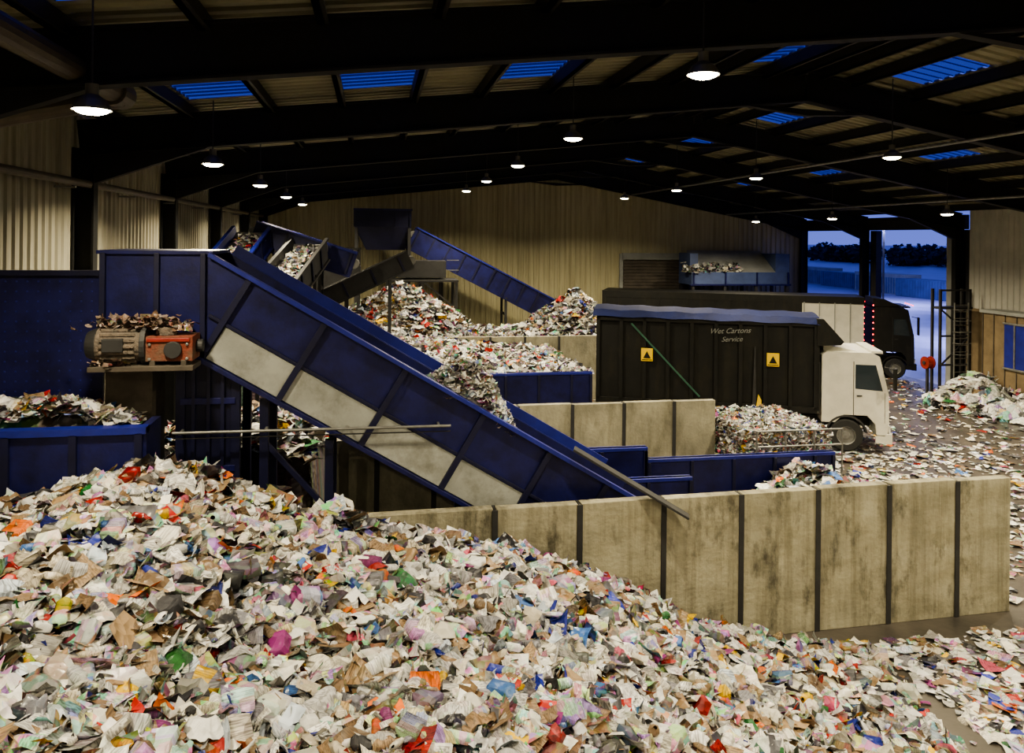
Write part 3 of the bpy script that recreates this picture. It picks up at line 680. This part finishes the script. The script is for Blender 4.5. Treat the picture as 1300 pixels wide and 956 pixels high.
def artic():
    b=B('articulated_lorry')
    b.box(-13.5,0,-1.25,1.25,1.25,4.05,M_WHITE)
    b.box(-13.55,.03,-1.28,1.28,3.75,4.12,M_BLACK)
    b.box(-13.55,-3.0,-1.27,1.27,1.2,3.8,M_BLACK)
    b.box(-13.5,.02,-1.28,1.28,1.1,1.3,M_STEEL)
    for x in np.arange(-13.4,0,.75):
        for s in(-1,1): b.box(x-.03,x+.03,min(s*1.25,s*1.29),max(s*1.25,s*1.29),1.25,3.8,M_BLACK if x<-3 else M_GREYG)
    for y in(-.45,.45): b.box(-13.3,2.0,y-.06,y+.06,.85,1.1,M_DSTEEL)
    for x in(-9.2,-10.5,-11.8,-1.2,1.5):
        b.cyl((x,-1.,.52),(x,1.,.52),.07,M_DSTEEL,10)
        for s in(-1,1): wheel(b,x,s*1.08,.52,s)
    for s in(-1,1):
        arch(b,1.5,min(s*.9,s*1.24),max(s*.9,s*1.24),.6,M_BLACK,z=.52); b.box(-4.5,-4.35,s*.9-.08,s*.9+.08,.05,1.2,M_STEEL)
        b.box(-.1,.8,min(s*.8,s*1.2),max(s*.8,s*1.2),.5,1.0,M_BLACK)
    cab(b,.45,2.4,.75,3.65,M_BLACK)
    b.prism([(.45,3.65),(.45,4.1),(1.0,4.05),(1.8,3.68)],-1.15,1.15,M_BLACK)
    for s in(-1,1):
        for i in range(9): b.box(.42,.47,s*1.25-.025,s*1.25+.025,1.3+i*.3,1.36+i*.3,M_LED)
    for i in range(5): b.box(2.36,2.4,-.9+i*.42,-.86+i*.42,3.72,3.77,M_LED)
    ob=b.build(bevel=.015); ob.rotation_euler=(0,0,math.radians(-25))
    n=Vector((.423,.906)); p=Vector((24.9,36.2))+n*1.25
    ob.location=(p.x,p.y,0)
artic()

b=B('caged_access_ladder')
for x in(25.6,26.3): b.cyl((x,30.7,0),(x,30.7,4.3),.035,M_STEEL,10)
for z in np.arange(.3,4.3,.3): b.cyl((25.6,30.7,z),(26.3,30.7,z),.02,M_STEEL,8)
for z in np.arange(2.0,4.3,.5):
    for i in range(8):
        a0=math.pi+math.pi*i/8;a1=math.pi+math.pi*(i+1)/8
        b.beam((25.95+.42*math.cos(a0),30.7+.3*math.sin(a0),z),(25.95+.42*math.cos(a1),30.7+.3*math.sin(a1),z),.05,.02,M_STEEL)
b.box(25.0,26.6,30.8,31.4,4.0,4.1,M_DSTEEL)
for x in(25.0,26.5):
    for y in(30.85,31.35): b.beam((x,y,0),(x,y,4.9),.1,.1,M_DSTEEL)
for z in(1.5,2.8,4.85): b.beam((25.0,30.85,z),(26.5,30.85,z),.08,.08,M_DSTEEL)
b.beam((25.0,30.8,1.5),(26.5,30.8,2.8),.06,.06,M_DSTEEL); b.beam((25.0,30.8,4.0),(26.5,30.8,2.8),.06,.06,M_DSTEEL)
b.build()
b=B('fire_hose_reel')
X,Y,Z=24.5,31.0,1.6
b.cyl((X-.1,Y,Z),(X+.15,Y,Z),.2,M_RED,24); b.cyl((X-.15,Y,Z),(X-.1,Y,Z),.28,M_RED,24); b.cyl((X+.15,Y,Z),(X+.2,Y,Z),.28,M_RED,24); b.cyl((X-.2,Y,Z),(X-.15,Y,Z),.08,M_DSTEEL,12)
b.beam((X,Y,0),(X,Y,Z),.1,.1,M_DSTEEL); b.box(X-.3,X+.3,Y-.3,Y+.3,0,.05,M_DSTEEL)
b.build()
b=B('site_booth')
b.box(26.1,26.9,25.4,29.6,0,4.0,M_PLY)
for y in np.arange(25.4,29.7,.6): b.box(26.06,26.1,y-.02,y+.02,0,4.0,M_BROWN)
b.box(25.98,26.92,25.3,29.7,3.98,4.12,M_GREYG)
b.box(26.04,26.1,27.3,28.4,1.8,3.6,M_BLUEB); b.box(26.0,26.05,27.25,28.45,1.72,1.8,M_STEEL); b.box(26.0,26.05,27.25,28.45,3.6,3.68,M_STEEL); b.box(26.0,26.05,27.82,27.88,1.8,3.6,M_STEEL)
b.box(26.2,26.8,29.6,29.66,1.9,2.6,M_YEL)
b.build(bevel=.01)
# outside yard
for i in range(7):
    x,y=64+i*1.5,58+i*11
    b=B('shipping_container'); b.box(x,x+2.4,y,y+10.8,0,2.3+.4*(i%2),M_GREYG if i%2 else M_LBLUE)
    for k in range(21): b.box(x-.05,x,y+.1+k*.5,y+.35+k*.5,.1,2.2,M_LBLUE)
    b.build()
for x,y in((42,46),(56,78)):
    b=B('added_yard_light'); b.cyl((x,y,0),(x,y,9),.12,M_DSTEEL,10); b.box(x-.6,x+.6,y-.3,y+.3,9,9.15,M_DSTEEL); b.box(x-.5,x+.5,y-.25,y+.25,8.97,9.0,M_YARD)  # light on a post, added only to brighten the yard
    ob=b.build(); l=bpy.data.lights.new('added_yard_fill','AREA'); l.size=1; l.energy=5500; l.color=(.46,.50,1.0)
    lo=bpy.data.objects.new('added_yard_fill',l); lo.location=(x,y,8.9); scene.collection.objects.link(lo); lo.parent=ob
P=[]
for k in range(70):
    t=k/69; cx=rng.uniform(150,175);cy=40+330*t;r=rng.uniform(2.5,3.8); n=160
    q=rng.normal(0,1,(n,3)); q/=np.linalg.norm(q,axis=1)[:,None]; q*=r*rng.uniform(.6,1,(n,1)); q[:,0]*=1.5; q[:,1]*=1.6
    P.append(q+np.array([cx,cy,r*.8]))
P=np.concatenate(P); mesh_obj('tree_row',[make_sheets(P,rng.uniform(.8,1.8,len(P)),1.2,.4,3)],M_TREE)

# ------------------------------------------------------------ world & camera
w=bpy.data.worlds.new('dusk'); scene.world=w; w.use_nodes=True
nt=w.node_tree; bg=nt.nodes['Background']; 
tc=nt.nodes.new('ShaderNodeTexCoord'); sp=nt.nodes.new('ShaderNodeSeparateXYZ'); rp=nt.nodes.new('ShaderNodeValToRGB')
nt.links.new(tc.outputs['Generated'],sp.inputs[0]); nt.links.new(sp.outputs['Z'],rp.inputs['Fac']); nt.links.new(rp.outputs[0],bg.inputs['Color'])
rp.color_ramp.elements[0].color=(.14,.19,.70,1); rp.color_ramp.elements[1].color=(.045,.08,.42,1); rp.color_ramp.elements[1].position=.6
bg.inputs['Strength'].default_value=1.15
cam=bpy.data.cameras.new('camera'); co=bpy.data.objects.new('camera',cam); scene.collection.objects.link(co)
cam.sensor_width=36; cam.lens=36*985/1300; cam.shift_y=-(478-302)/1300; cam.clip_end=1500
R=Matrix.Rotation(math.radians(-10.08),4,'Z')@Matrix.Rotation(math.radians(90),4,'X')@Matrix.Rotation(math.radians(.6),4,'Z')
co.matrix_world=Matrix.Translation((0,0,7))@R
scene.camera=co
